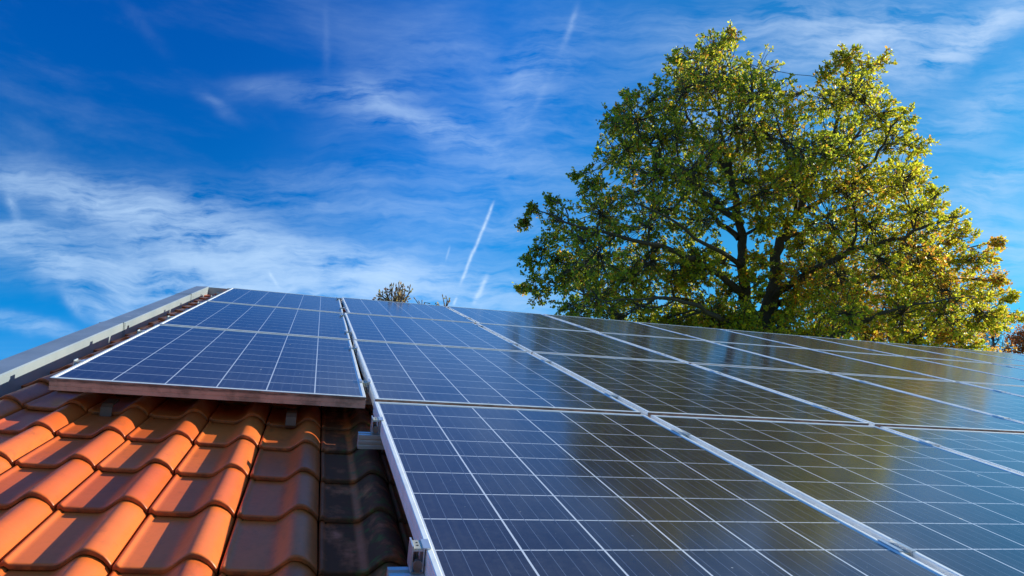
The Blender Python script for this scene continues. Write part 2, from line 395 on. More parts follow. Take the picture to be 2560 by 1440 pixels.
def m_zinc():
    m, nt, b = mat('grey coated sheet metal', (0.34, 0.37, 0.40), 0.42, 0.25)
    o = ocoord(nt)
    n = noise(nt, o, 3.2, 6, 0.65); st = noise(nt, mapping(nt, o, scale=(5, 0.5, 5)), 9, 5, 0.7)
    c = mixc(nt, n.sm(0.3, 0.7), (0.35, 0.385, 0.425), (0.26, 0.30, 0.345))
    c = mixc(nt, st.sm(0.56, 0.75) * 0.25, c, (0.50, 0.50, 0.50))
    v = nt.nodes.new('ShaderNodeTexVoronoi'); v.inputs['Scale'].default_value = 5.0
    wob = nt.nodes.new('ShaderNodeVectorMath'); wob.operation = 'MULTIPLY_ADD'
    nt.links.new(noise(nt, o, 30, 3, 0.5, color=True), wob.inputs[0]); wob.inputs[1].default_value = (0.05, 0.05, 0.05); nt.links.new(o, wob.inputs[2])
    nt.links.new(wob.outputs[0], v.inputs['Vector'])
    s = nt.nodes.new('ShaderNodeSeparateColor'); nt.links.new(v.outputs['Color'], s.inputs[0])
    sk = E(nt, v.outputs['Distance']).lt(E(nt, s.outputs[0]).pw(2.5) * 0.17)
    c = mixc(nt, sk * 0.55, c, (0.62, 0.60, 0.58))
    nt.links.new(c, b.inputs['Base Color']); nt.links.new((n * 0.2 + 0.32).s, b.inputs['Roughness'])
    bump(nt, b, noise(nt, mapping(nt, o, scale=(1, 0.3, 1)), 4, 2, 0.5), 0.25, 0.012)
    return m
M_ZINC = m_zinc()
def m_simple(name, c1, c2, scale, rough=0.85, bs=0.3, bd=0.01):
    m, nt, b = mat(name, c1, rough); o = ocoord(nt); n = noise(nt, o, scale, 6, 0.65)
    nt.links.new(mixc(nt, n.sm(0.3, 0.7), c1, c2), b.inputs['Base Color']); bump(nt, b, n, bs, bd); return m
M_WALL = m_simple('pale render', (0.62, 0.58, 0.50), (0.54, 0.50, 0.43), 40)
M_DECK = m_simple('bitumen underlay', (0.03, 0.028, 0.026), (0.05, 0.045, 0.04), 20)
M_GRASS = m_simple('lawn', (0.045, 0.085, 0.02), (0.07, 0.10, 0.03), 3.0, 0.95, 0.6, 0.05)
M_BARK = m_simple('oak bark', (0.060, 0.045, 0.032), (0.10, 0.08, 0.058), 26, 0.95, 0.8, 0.03)
M_TWIG = m_simple('grey brown twig', (0.07, 0.045, 0.038), (0.12, 0.085, 0.065), 30, 0.8)
M_GLASS = mat('window glass', (0.03, 0.04, 0.05), 0.06)[0]
M_WIN = mat('white window frame', (0.75, 0.75, 0.74), 0.4)[0]

def m_leaf(name, trans):
    m = bpy.data.materials.new(name); m.use_nodes = True; nt = m.node_tree; nt.nodes.clear()
    out = nt.nodes.new('ShaderNodeOutputMaterial')
    at = nt.nodes.new('ShaderNodeAttribute'); at.attribute_name = 'leaf_color'
    b = nt.nodes.new('ShaderNodeBsdfPrincipled'); b.inputs['Roughness'].default_value = 0.45
    b.inputs['Specular IOR Level'].default_value = 0.4
    tr = nt.nodes.new('ShaderNodeBsdfTranslucent')
    g = nt.nodes.new('ShaderNodeGamma'); g.inputs[1].default_value = 0.82
    nt.links.new(at.outputs['Color'], g.inputs[0]); nt.links.new(g.outputs[0], tr.inputs[0])
    nt.links.new(at.outputs['Color'], b.inputs['Base Color'])
    mx = nt.nodes.new('ShaderNodeMixShader'); mx.inputs[0].default_value = trans
    nt.links.new(b.outputs[0], mx.inputs[1]); nt.links.new(tr.outputs[0], mx.inputs[2]); nt.links.new(mx.outputs[0], out.inputs[0])
    return m
M_LEAF = m_leaf('autumn leaf', 0.55)

# ------------------------------------------------------------------ ground
gm = MB(); gm.add([(-900, -900, 0), (900, -900, 0), (900, 900, 0), (-900, 900, 0)], [(0, 1, 2, 3)])
tag(gm.build('ground', M_GRASS), kind='structure')

# ------------------------------------------------------------------ house
UR, VB, VT = 13.2, -4.2, 5.06                 # right end, eave and top of the roof
UV = -1.19                                     # inner face of the gable capping
house = empty('house', MR)
tag(house, 'house roof of glossy orange clay tiles with grey metal capping along its gable', 'house')

TW, TL, TU, TV, TROT, TB, TC = 0.1852, 0.2949, -0.1613, -0.1974, -0.0109, -0.0302, 0.0029
THN = 0.14
def tile_profile(s):                           # height across one tile, s from its left to its right edge
    H = 0.0315
    if s < 0.03: return 0.001 + 0.005 * math.sin(s / 0.03 * math.pi / 2)
    if s < 0.085: return 0.006 * (0.5 + 0.5 * math.cos((s - 0.03) / 0.055 * math.pi))
    if s < 0.46: return 0.0005 * math.sin((s - 0.085) / 0.375 * math.pi) * -1
    if s < 0.75:
        t = (s - 0.46) / 0.29; return H * (t * t * (3 - 2 * t)) * 1.0
    t = (s - 0.75) / 0.25
    return H * (math.cos(t * math.pi * 0.5) ** 0.75) * 0.86 + H * 0.14 * (1 - t * t) - 0.0005 + 0.0016 * math.exp(-((s - .925) / .018) ** 2)
def build_tiles():
    S = [0, .012, .03, .05, .068, .085, .12, .2, .3, .38, .43, .47, .51, .55, .59, .63, .67, .71, .75, .79, .83, .87, .91, .945, .975, .993]
    ns = len(S); prof = np.array([tile_profile(s) for s in S]); sx = np.array(S)
    # rows along the slope: (distance from the front edge, drop)
    rows = [(0.0005, -0.0112), (0.0, -0.0036), (0.0012, -0.0016), (0.0036, -0.0003), (0.008, 0.0), (0.06, 0), (0.14, 0), (0.23, 0), (TL + 0.028, 0)]
    nr = len(rows)
    loc = np.zeros((nr * ns + 2 * nr, 3)); front = np.zeros(nr * ns + 2 * nr)
    for r, (y, d) in enumerate(rows):
        tilt = 0.0132 * (1 - y / TL)
        sl = slice(r * ns, (r + 1) * ns)
        loc[sl, 0] = sx * TW * 0.984 + 0.0012; loc[sl, 1] = y; loc[sl, 2] = prof + d + tilt
        front[sl] = 1.0 if r < 2 else (0.35 if r == 2 else 0)
    for r in range(nr):                        # side skirts close the left and right edges
        a = nr * ns + 2 * r
        loc[a] = loc[r * ns] + (0, 0, -0.013); loc[a + 1] = loc[r * ns + ns - 1] + (0, 0, -0.016)
        front[a] = front[a + 1] = 0.6
    fs = []
    for r in range(nr - 1):
        for i in range(ns - 1):
            a = r * ns + i; fs.append((a, a + 1, a + ns + 1, a + ns))
        a = nr * ns + 2 * r
        fs.append((a, r * ns, (r + 1) * ns, a + 2)); fs.append((r * ns + ns - 1, a + 1, a + 3, (r + 1) * ns + ns - 1))
    q0 = len(loc); qx = TW * 0.984                # flat patch painted black for the shade in the water groove's mouth
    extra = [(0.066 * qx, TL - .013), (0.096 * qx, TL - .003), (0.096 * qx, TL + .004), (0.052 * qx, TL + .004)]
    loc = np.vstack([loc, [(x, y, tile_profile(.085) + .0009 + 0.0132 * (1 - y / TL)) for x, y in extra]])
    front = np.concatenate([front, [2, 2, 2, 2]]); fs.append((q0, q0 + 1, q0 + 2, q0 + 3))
    fs = np.array(fs)
    V, F, TN, FR = [], [], [], []
    cols = range(-5, 73); nv = len(loc); k = 0
    for c in cols:
        for j in range(-18, 14):
            L = loc.copy()
            lx = c * TW - TW; ly = -j * TL
            # hand-laid: every tile sits a hair off
            jr = RNG.normal(0, 1, 5)
            ang = jr[0] * 0.0035; cx = L[:, 0] - TW / 2; cy = L[:, 1] - TL / 2
            X = lx + TW / 2 + cx * math.cos(ang) - cy * math.sin(ang) + jr[1] * 0.0005
            Y = ly + TL / 2 + cx * math.sin(ang) + cy * math.cos(ang) + jr[2] * 0.0011
            Zz = L[:, 2] + jr[3] * 0.0005 + cx * jr[4] * 0.004
            P = np.stack([X, Y, Zz], 1)
            V.append(P); F.append(fs + k * nv); k += 1
            TN.append(np.full(nv, RNG.random())); FR.append(front)
    V = np.concatenate(V); F = np.concatenate(F); TN = np.concatenate(TN); FR = np.concatenate(FR)
    bend = np.where(V[:, 0] < 0, V[:, 0] * TB, 0)
    me = bpy.data.meshes.new('roof_tiles')
    V[:, 2] += bend
    me.vertices.add(len(V)); me.vertices.foreach_set('co', V.astype(np.float32).ravel())
    me.loops.add(F.size); me.loops.foreach_set('vertex_index', F.astype(np.int32).ravel())
    me.polygons.add(len(F)); me.polygons.foreach_set('loop_start', np.arange(0, F.size, 4, dtype=np.int32))
    me.polygons.foreach_set('use_smooth', np.ones(len(F), bool))
    me.update(calc_edges=True)
    for nm, d in (('tint', TN), ('front', FR)):
        a = me.attributes.new(nm, 'FLOAT', 'POINT'); a.data.foreach_set('value', d.astype(np.float32))
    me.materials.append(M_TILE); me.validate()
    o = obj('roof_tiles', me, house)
    c, s = math.cos(TROT), math.sin(TROT)
    o.matrix_local = Matrix(((c, -s, 0, TU), (s, c, 0, TV), (0, TC, 1, -THN), (0, 0, 0, 1)))
    return o
build_tiles()

# deck under the tiles, rafters' edge board
d = MB(); d.box(-1.34, UR, VB + .05, VT + 0.06, -0.40, -0.205); d.build('roof_deck', M_DECK, house)
# gable capping: folded box of sheet metal in four lengths, with screws
CAPT = -0.026
def capping(v0, v1, lift):
    m = MB(); t = 0.0015
    x0, x1, zt, zb = -1.305, UV, CAPT + lift, -0.155
    prof = [(x1, zb), (x1, zt - .004), (x1 - .004, zt), (x0 + .006, zt - .006), (x0, zt - .012), (x0, -0.30), (x0 + .012, -0.30), (x0 + .012, zb), (x1 - .03, zb)]
    m.prism_y(prof, v0, v1)
    o = m.build('gable_capping', M_ZINC, house)
    return o
seams = [-4.25, -0.42, 1.84, 4.07, 5.10]
for i in range(4):
    cp = capping(seams[i] + (0.0015 if i else 0), seams[i + 1] - 0.0015 + (0.03 if i < 3 else 0), 0.0 if i % 2 == 0 else 0.0022)
    if i:
        lp = MB(); lp.prism_y([(UV + .0030, -.150), (UV + .0030, CAPT + .0036), (-1.3080, CAPT - .0052), (-1.3080, -.012 + CAPT), (-1.3060, -.012 + CAPT), (-1.3055, CAPT - .0065), (UV + .0012, CAPT + .0025), (UV + .0012, -.150)], seams[i] - .012, seams[i] + .004)
        lp.build('lap_strip', M_ZINC, cp)
    for vv in ([seams[i] + .10] if i else [-1.0]):
        s = MB(); n = 10
        vs = [(UV + .0005 + .004, vv, -0.055 + 0.0)] + [(UV + .0012, vv + .006 * math.cos(2 * math.pi * k / n), -0.055 + .006 * math.sin(2 * math.pi * k / n)) for k in range(n)]
        s.add(vs, [(0, 1 + k, 1 + (k + 1) % n) for k in range(n)]); s.build('screw', M_BOLT, cp, True)
# upstand of sheet metal along the top of the roof
m = MB(); m.prism_x([(5.10, -0.22), (5.15, -0.22), (5.15, -0.040), (5.10, -0.030)], -1.190, UR)
m.build('ridge_flashing', M_ZINC, house)
# walls in world axes (below the roof), gutter, a gable window
def wallset():
    hw = Matrix.Translation((0, 0, -Z0)); inv = MR.inverted()
    def pt(x, y, z): return tuple(inv @ Vector((x, y, z)))
    def roofz(y): return Z0 + y * math.tan(PITCH) - 0.41 / CP
    x0, x1 = -1.18, UR - 0.3
    y0 = VB * CP + 0.55; y1 = VT * CP - 0.05
    m = MB()
    vs = [pt(x0, y0, 0), pt(x1, y0, 0), pt(x1, y1, 0), pt(x0, y1, 0), pt(x0, y0, roofz(y0)), pt(x1, y0, roofz(y0)), pt(x1, y1, roofz(y1)), pt(x0, y1, roofz(y1))]
    m.add(vs, [(0, 3, 2, 1), (0, 1, 5, 4), (1, 2, 6, 5), (2, 3, 7, 6), (3, 0, 4, 7)])
    m.build('wall', M_WALL, house)
wallset()
g = MB(); n = 10
pr = [(VB - .08 + .065 * math.cos(math.pi + math.pi * k / n), -0.20 + .065 * math.sin(math.pi + math.pi * k / n)) for k in range(n + 1)]
pr += [(VB - .08 + .062 * math.cos(2 * math.pi - math.pi * k / n), -0.20 + .062 * math.sin(2 * math.pi - math.pi * k / n)) for k in range(n + 1)]
g.prism_x(pr, -1.3, UR); g.build('gutter', M_ZINC, house)

# ------------------------------------------------------------------ solar panels
ROWV = [-1.609, 0.012, 1.6210, 3.2360]
ROWD = [0.0, 0.0107, 0.0161, 0.045]
GAPU = 0.0280
ROWN = ['bottom row', 'second row from the bottom', 'third row from the bottom', 'top row']
ORD = ['first', 'second', 'third', 'fourth', 'fifth', 'sixth', 'seventh', 'eighth', 'ninth', 'tenth', 'eleventh']
def frame_mesh():
    m = MB(); L = 0.0115
    # profile across one frame bar: outer side at 0, lip on top, grooves in the outer side
    prof = [(0.0, -0.040), (0.0, -0.0275), (0.0012, -0.0270), (0.0012, -0.0255), (0.0, -0.0250), (0.0, -0.0105), (0.0010, -0.0100), (0.0010, -0.0088), (0.0, -0.0083),
            (0.0, -0.0018), (0.0006, -0.0005), (0.0020, 0.0), (L - .0012, 0.0), (L, -0.0008), (L, -0.0026), (L, -0.0050), (0.0022, -0.0060), (0.0022, -0.0375), (0.024, -0.0375), (0.024, -0.040)]
    n = len(prof)
    ring = []
    for (a, z) in prof:
        ring.append([(a, a, z), (PW - a, a, z), (PW - a, PH - a, z), (a, PH - a, z)])
    vs = [p for r in ring for p in r]; fs = []; mi = []
    for i in range(n):
        j = (i + 1) % n
        for k in range(4):
            k2 = (k + 1) % 4
            fs.append((i * 4 + k, i * 4 + k2, j * 4 + k2, j * 4 + k))
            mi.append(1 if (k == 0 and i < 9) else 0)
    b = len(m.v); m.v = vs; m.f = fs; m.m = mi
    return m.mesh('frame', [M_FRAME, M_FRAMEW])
FRAME = frame_mesh()
def glass_mesh():
    m = MB(); a = 0.0112
    m.box(a, PW - a, a, PH - a, -0.0046, -0.0022)
    return m.mesh('cell_glass', M_CELL)
GLASS = glass_mesh()
def back_mesh():
    m = MB(); m.box(0.30, 0.42, PH - .2, PH - .1, -0.022, -0.0052); m.box(0.012, PW - .012, 0.012, PH - .012, -0.0052, -0.0047)
    return m.mesh('back_sheet', M_WIN)
BACK = back_mesh()
A0 = (-0.0059, 0.0738, -0.0092, -0.0102, -0.0018, -0.0011)      # left column lies a touch crooked
def col0_matrix(v):
    u0, v0, rot, bb, cc, n0 = A0
    c, s = math.cos(rot), math.sin(rot)
    X = Vector((c, s, bb)); Y = Vector((-s, c, cc)); Z = X.cross(Y).normalized()
    T = Matrix(((X[0], Y[0], Z[0], u0), (X[1], Y[1], Z[1], v0 - 0.050), (X[2], Y[2], Z[2], n0), (0, 0, 0, 1)))
    return MR @ T @ TR(-PW, v, 0) @ Matrix.Diagonal((0.986, 1, 1, 1))
def panel(mw, label):
    r = empty('solar_panel', mw); tag(r, label, 'solar panel', 'solar panels in rows on the roof')
    obj('frame', FRAME, r); obj('cell_glass', GLASS, r); obj('back_sheet', BACK, r)
    return r
def prow(r): return ROWN[r]
for r, cols in enumerate((range(1, 4), range(0, 6), range(0, 8), range(0, 10))):
    for c in cols:
        if c == 0:
            mw = col0_matrix(ROWV[r])
            lab = {1: 'front solar panel of the left column, its pink lit lower edge overhanging the open tiles', 2: 'middle solar panel of the left column beside the gable capping', 3: 'topmost solar panel of the left column, in the roof corner by the gable'}[r]
        else:
            j = RNG.normal(0, 1, 3)
            mw = MR @ TR(ROWD[r] + (c - 1) * (PW + GAPU) + j[0] * .0008, ROWV[r] + j[1] * .0008, j[2] * .0006)
            nn = c - 1 if r == 0 else c
            lab = '%s solar panel from the left in the %s' % (ORD[nn], prow(r))
            if (r, c) == (0, 1): lab = 'large near solar panel at the left end of the bottom row, beside open tiles'
            if (r, c) == (0, 2): lab = 'second solar panel of the bottom row, half mirroring the oak and half blue sky'
        panel(mw, lab)

# ------------------------------------------------------------------ rails, hooks, clamps
RV = [(-1.285, -0.315), (0.325, 1.255), (1.955, 2.99), (3.62, 4.66)]
def rail_mesh(u0, u1):
    prof = [(-.020, -.082), (.020, -.082), (.020, -.070), (.016, -.068), (.016, -.060), (.020, -.058), (.020, -.0405), (.007, -.0405), (.007, -.047), (-.007, -.047), (-.007, -.0405), (-.020, -.0405),
            (-.020, -.052), (-.0165, -.0535), (-.0165, -.0575), (-.020, -.059), (-.020, -.066), (-.0165, -.0675), (-.0165, -.0715), (-.020, -.073)]
    m = MB(); m.prism_x(prof, u0, u1); return m.mesh('mounting_rail', M_RAIL)
for r in range(4):
    for k in range(2):
        u0 = -0.060 if r == 0 else -1.062
        cnt = (4, 6, 8, 10)[r] - (0 if r else 0)
        u1 = (cnt - 1) * (PW + GAPU) + 0.03
        me = rail_mesh(0, u1 - u0)
        o = obj('mounting_rail', me); o.matrix_world = MR @ TR(u0, RV[r][k], -0.0005)
        tag(o, '%s aluminium mounting rail under the %s of solar panels' % (('lower', 'upper')[k], prow(r)), 'mounting rail', 'mounting rails under the panels')
def mid_clamp_meshes():
    g = GAPU; ln = 0.062
    m = MB()
    # shallow channel: wings resting on both frames, sunk web in the gap
    w = g / 2 - 0.001; t = .0022
    prof = [(-w - .0085, .0006), (-w - .0085, .0028), (-w + .002, .0028), (-w + .0022, -.010), (w - .0022, -.010), (w - .002, .0028), (w + .0085, .0028), (w + .0085, .0006),
            (w, .0004), (w, -.0125), (-w, -.0125), (-w, .0004)]
    m.prism_y(prof, -ln * .35, ln * .65)
    m2 = MB()
    m2.box(-w + .003, w - .003, -ln * .30, ln * .60, -.0098, -.0030)
    m2.cyl((0, ln * .38), .0022, -.0029, -.0024, 8, 1); m2.cyl((0, ln * .16), .0022, -.0029, -.0024, 8, 1)
    m3 = MB(); m3.cyl((0, -ln * .47), .0055, -.030, -.008, 12); m3.cyl((0, -ln * .47), .0095, -.034, -.028, 6)
    m3.box(-w + .0015, w - .0015, -ln * .62, -ln * .37, -.040, -.034)
    return m.mesh('clamp_body', M_CLAMP), m2.mesh('clamp_plate', [M_PLATE, M_HOLE]), m3.mesh('bolt', M_BOLT)
MC = mid_clamp_meshes()
def end_clamp_meshes():
    m = MB()                                   # u = 0 is the outer side of the frame, clamp stands to its left
    m.prism_y([(-.0235, -.0395), (-.0205, -.0395), (-.0205, -.0030), (-.0030, -.0030), (-.0030, -.0395), (-.0006, -.0395), (-.0006, .0006), (.0100, .0006), (.0100, .0030), (-.0035, .0030), (-.0035, -.0006),
               (-.0205, -.0006), (-.0205, .0060), (-.0235, .0060)], -.006, .036)
    m2 = MB(); m2.box(-.0200, -.0036, -.004, .034, -.0005, .0016); m2.cyl((-.012, .022), .0022, .0017, .0022, 8, 1); m2.cyl((-.012, .010), .0022, .0017, .0022, 8, 1)
    m3 = MB()
    n = 14                                     # round nut in the slot, axis up the slope
    vs = []
    for y in (-.014, -.0065):
        for i in range(n):
            a = 2 * math.pi * i / n; vs.append((-.012 + .0080 * math.cos(a), y, -.026 + .0110 * math.sin(a)))
    m3.add(vs, [(i, n + i, n + (i + 1) % n, (i + 1) % n) for i in range(n)] + [tuple(range(n)), tuple(reversed(range(n, 2 * n)))])
    m3.box(-.0215, -.0025, -.012, .030, -.0395, -.037)
    m3.cyl((-.012, .012), .004, -.036, -.0006, 10)
    return m.mesh('clamp_body', M_CLAMP), m2.mesh('clamp_plate', [M_PLATE, M_HOLE]), m3.mesh('bolt', M_BOLT)
EC = end_clamp_meshes()
def clamp(ms, mw, label, grp):
    r = empty('panel_clamp', mw); tag(r, label, 'panel clamp', grp)
    for nm, me in zip(('clamp_body', 'clamp_plate', 'bolt'), ms): obj(nm, me, r)
KV = ('lower', 'upper')
for r, ncol in enumerate((3, 5, 7, 9)):
    for k in range(2):
        v = RV[r][k]
        if r == 0:
            clamp(EC, MR @ TR(0, v, 0), '%s end clamp gripping the open left side of the bottom row' % KV[k], 'end clamps')
        else:
            mw = col0_matrix(v) @ TR(0, 0, 0)
            clamp(EC, mw, '%s end clamp beside the gable capping at the %s' % (KV[k], prow(r)), 'end clamps')
            clamp(MC, MR @ TR(-GAPU / 2 + ROWD[r] * .5 + .002, v, 0.001), '%s clamp in the first gap from the gable, %s' % (KV[k], prow(r)), 'clamps between solar panels')
        for c in range(1, ncol):
            w = MR @ TR(ROWD[r] + c * (PW + GAPU) - GAPU / 2, v + RNG.normal(0, .004), 0)
            nn = c if r == 0 else c + 1
            clamp(MC, w, '%s clamp between the %s and %s panels of the %s' % (KV[k], ORD[nn - 1], ORD[nn], prow(r)), 'clamps between solar panels')
def hook(u, v, label):
    m = MB(); w = .017
    # flat steel strip: from under the rail down in front of it, back under the upper tile
    path = [(.06, -.0835), (-.016, -.0835), (-.030, -.092), (-.036, -.118), (-.028, -.127), (.14, -.131)]
    t = .0055; top = []; bot = []
    for i, (y, z) in enumerate(path):
        a = path[max(i - 1, 0)]; b = path[min(i + 1, len(path) - 1)]
        dx, dz = b[0] - a[0], b[1] - a[1]; L = math.hypot(dx, dz); nx, nz = -dz / L * t / 2, dx / L * t / 2
        top.append((y + nx, z + nz)); bot.append((y - nx, z - nz))
    m.prism_x(top + bot[::-1], -w, w)
    me = m.mesh('roof_hook', M_HOOK); o = obj('roof_hook', me); o.matrix_world = MR @ TR(u, v, 0)
    tag(o, label, 'roof hook', 'steel roof hooks')
hook(-0.842, 0.130, 'left steel roof hook hanging below the front left panel, nearer the gable')
hook(-0.262, 0.105, 'right steel roof hook hanging below the front left panel, nearer the bottom row')

# ------------------------------------------------------------------ trees
def leaves_mesh(name, pos, dirs, size, colors, material):
    # each leaf: two folded halves with a lobed outline
    n = len(pos)
    a = dirs / np.linalg.norm(dirs, axis=1, keepdims=True)
    r = RNG.normal(0, 1, (n, 3)); s = np.cross(a, r); s /= np.linalg.norm(s, axis=1, keepdims=True); nrm = np.cross(a, s)
    def P(t, w, h): return pos + size[:, None] * (a * t + s * w + nrm * h)
    V = np.stack([P(0, 0, 0), P(.35, -.30, .08), P(.72, -.26, .06), P(1, 0, -.08), P(.72, .26, .06), P(.35, .30, .08)], 1).reshape(-1, 3)
    base = np.arange(n)[:, None] * 6
    F = np.concatenate([base + np.array([[0, 1, 2, 3]]), base + np.array([[0, 3, 4, 5]])], 1).reshape(-1, 4)
    me = bpy.data.meshes.new(name)
    me.vertices.add(len(V)); me.vertices.foreach_set('co', V.astype(np.float32).ravel())
    me.loops.add(F.size); me.loops.foreach_set('vertex_index', F.astype(np.int32).ravel())
    me.polygons.add(len(F)); me.polygons.foreach_set('loop_start', np.arange(0, F.size, 4, dtype=np.int32))
    me.update(calc_edges=True)
    ca = me.color_attributes.new('leaf_color', 'FLOAT_COLOR', 'POINT')
    cc = np.ones((n, 6, 4), np.float32); cc[:, :, :3] = colors[:, None, :]
    ca.data.foreach_set('color', cc.ravel())
    me.materials.append(material); return me
def bent(a, b, k, amp, seed=None):
    a = Vector(a); b = Vector(b); L = (b - a).length
    o1 = Vector(RNG.normal(0, 1, 3)) * amp * L; out = []
    for i in range(k + 1):
        t = i / k; out.append(a.lerp(b, t) + o1 * math.sin(t * math.pi) + Vector(RNG.normal(0, 1, 3)) * amp * 0.25 * L * (0 < i < k))
    return out
G1, G2, G3 = np.array((.055, .130, .028)), np.array((.32, .40, .022)), np.array((.76, .69, .02))
YE, OR, BR = np.array((.78, .54, .03)), np.array((.82, .34, .03)), np.array((.22, .10, .035))
def oak():
    D0 = 22.0
    base = pixpt(1905, 770, D0); foot = Vector((base.x, base.y, 0))
    root = empty('oak_tree', Matrix.Translation(foot)); tag(root, 'big oak turning from green to yellow, twin dark stems rising behind the panels', 'tree')
    W2L = Matrix.Translation(-foot)
    wood = MB()
    def PP(px, py, dz=0.0): return W2L @ pixpt(px, py, D0 + dz)
    nodes = []                                  # skeleton points with radius
    def limb(pts, r0, r1, n=8):
        P = [PP(*p) for p in pts]; Q = []
        for i in range(len(P) - 1):
            seg = 4
            for k in range(seg):
                t = k / seg
                p0 = P[max(i - 1, 0)]; p1 = P[i]; p2 = P[i + 1]; p3 = P[min(i + 2, len(P) - 1)]
                Q.append(0.5 * ((2 * p1) + (p2 - p0) * t + (2 * p0 - 5 * p1 + 4 * p2 - p3) * t * t + (3 * p1 - p0 - 3 * p2 + p3) * t ** 3) + Vector(RNG.normal(0, .03, 3)))
        Q.append(P[-1]); R = [r0 + (r1 - r0) * (i / (len(Q) - 1)) ** 0.8 for i in range(len(Q))]
        R = [q * 0.86 for q in R]; wood.tube(Q, R, n)
        for q, r in zip(Q, R): nodes.append((q, r))
    fl = [Vector((0, 0, 0)), Vector((0, 0, 2.0)), Vector((.1, 0, 3.5)), PP(1900, 860), PP(1900, 800)]
    wood.tube(fl, [.72, .48, .42, .38, .34], 12)
    limb([(1892, 830), (1868, 750, -.2), (1855, 660, -.3), (1850, 560, -.4), (1826, 440, -.6), (1800, 320, -.6), (1792, 130, -.3)], .27, .03)
    limb([(1908, 830), (1925, 750, .3), (1938, 690, .5), (1945, 620, .7), (1990, 540, .8), (2045, 420, .8), (2095, 300, .6), (2112, 170, .3)], .33, .03)
    limb([(1865, 740, -.2), (1800, 690, -1), (1720, 640, -2), (1580, 600, -3), (1420, 560, -3.2), (1345, 525, -3)], .15, .012, 6)
    limb([(1875, 800, -.2), (1800, 790, .5), (1720, 750, 1.2), (1600, 742, 2), (1460, 735, 2.5), (1340, 700, 2.5)], .13, .012, 6)
    limb([(1900, 830, -.4), (1810, 800, -1.5), (1730, 760, -2.5), (1640, 745, -3.3), (1500, 760, -4)], .13, .012, 6)
    limb([(1935, 740, .2), (2010, 690, -.8), (2100, 640, -1.8), (2230, 600, -2.5), (2330, 560, -3), (2400, 540, -3)], .16, .012, 6)
    limb([(1945, 760, .4), (2060, 730, 1.2), (2200, 690, 2), (2350, 640, 2.6), (2470, 605, 2.6)], .13, .012, 6)
    limb([(1925, 860, 0), (2060, 850, -1.2), (2170, 800, -2.4), (2290, 760, -3), (2430, 740, -3.3)], .12, .012, 6)
    limb([(1930, 850, .2), (2080, 830, 1.6), (2250, 820, 2.6), (2400, 810, 3), (2500, 780, 3)], .11, .012, 6)
    limb([(1850, 560, -.4), (1760, 480, -1.5), (1660, 400, -2.2), (1590, 330, -2.4), (1560, 280, -2.2)], .13, .012, 6)
    limb([(1852, 600, -.4), (1780, 540, .6), (1690, 470, 1.6), (1560, 400, 2.2), (1510, 330, 2.2)], .11, .012, 6)
    limb([(1826, 440, -.6), (1750, 340, .5), (1700, 240, 1.2), (1695, 160, 1.4)], .10, .012, 6)
    limb([(1820, 420, -.6), (1860, 320, -1.4), (1880, 220, -1.8), (1880, 150, -1.6)], .08, .012, 6)
    limb([(1990, 540, .8), (1985, 440, -.4), (1950, 330, -1.2), (1925, 240, -1.4)], .08, .012, 6)
    limb([(2045, 420, .8), (2120, 360, 1.8), (2180, 290, 2.2), (2185, 180, 2.0)], .09, .012, 6)
    limb([(1990, 540, .8), (2080, 480, -.2), (2180, 400, -1.2), (2230, 320, -1.6), (2260, 270, -1.6)], .11, .012, 6)
    limb([(2100, 300, .6), (2078, 240, .5), (2066, 185, .4)], .04, .012, 5)
    limb([(1960, 600, .7), (2070, 540, 1.6), (2200, 470, 2.4), (2290, 400, 2.6)], .10, .012, 6)
    limb([(1855, 660, -.3), (1780, 620, -2.2), (1690, 560, -3.4), (1560, 490, -4)], .10, .012, 6)
    NP = np.array([tuple(n[0]) for n in nodes]); NR = np.array([n[1] for n in nodes])
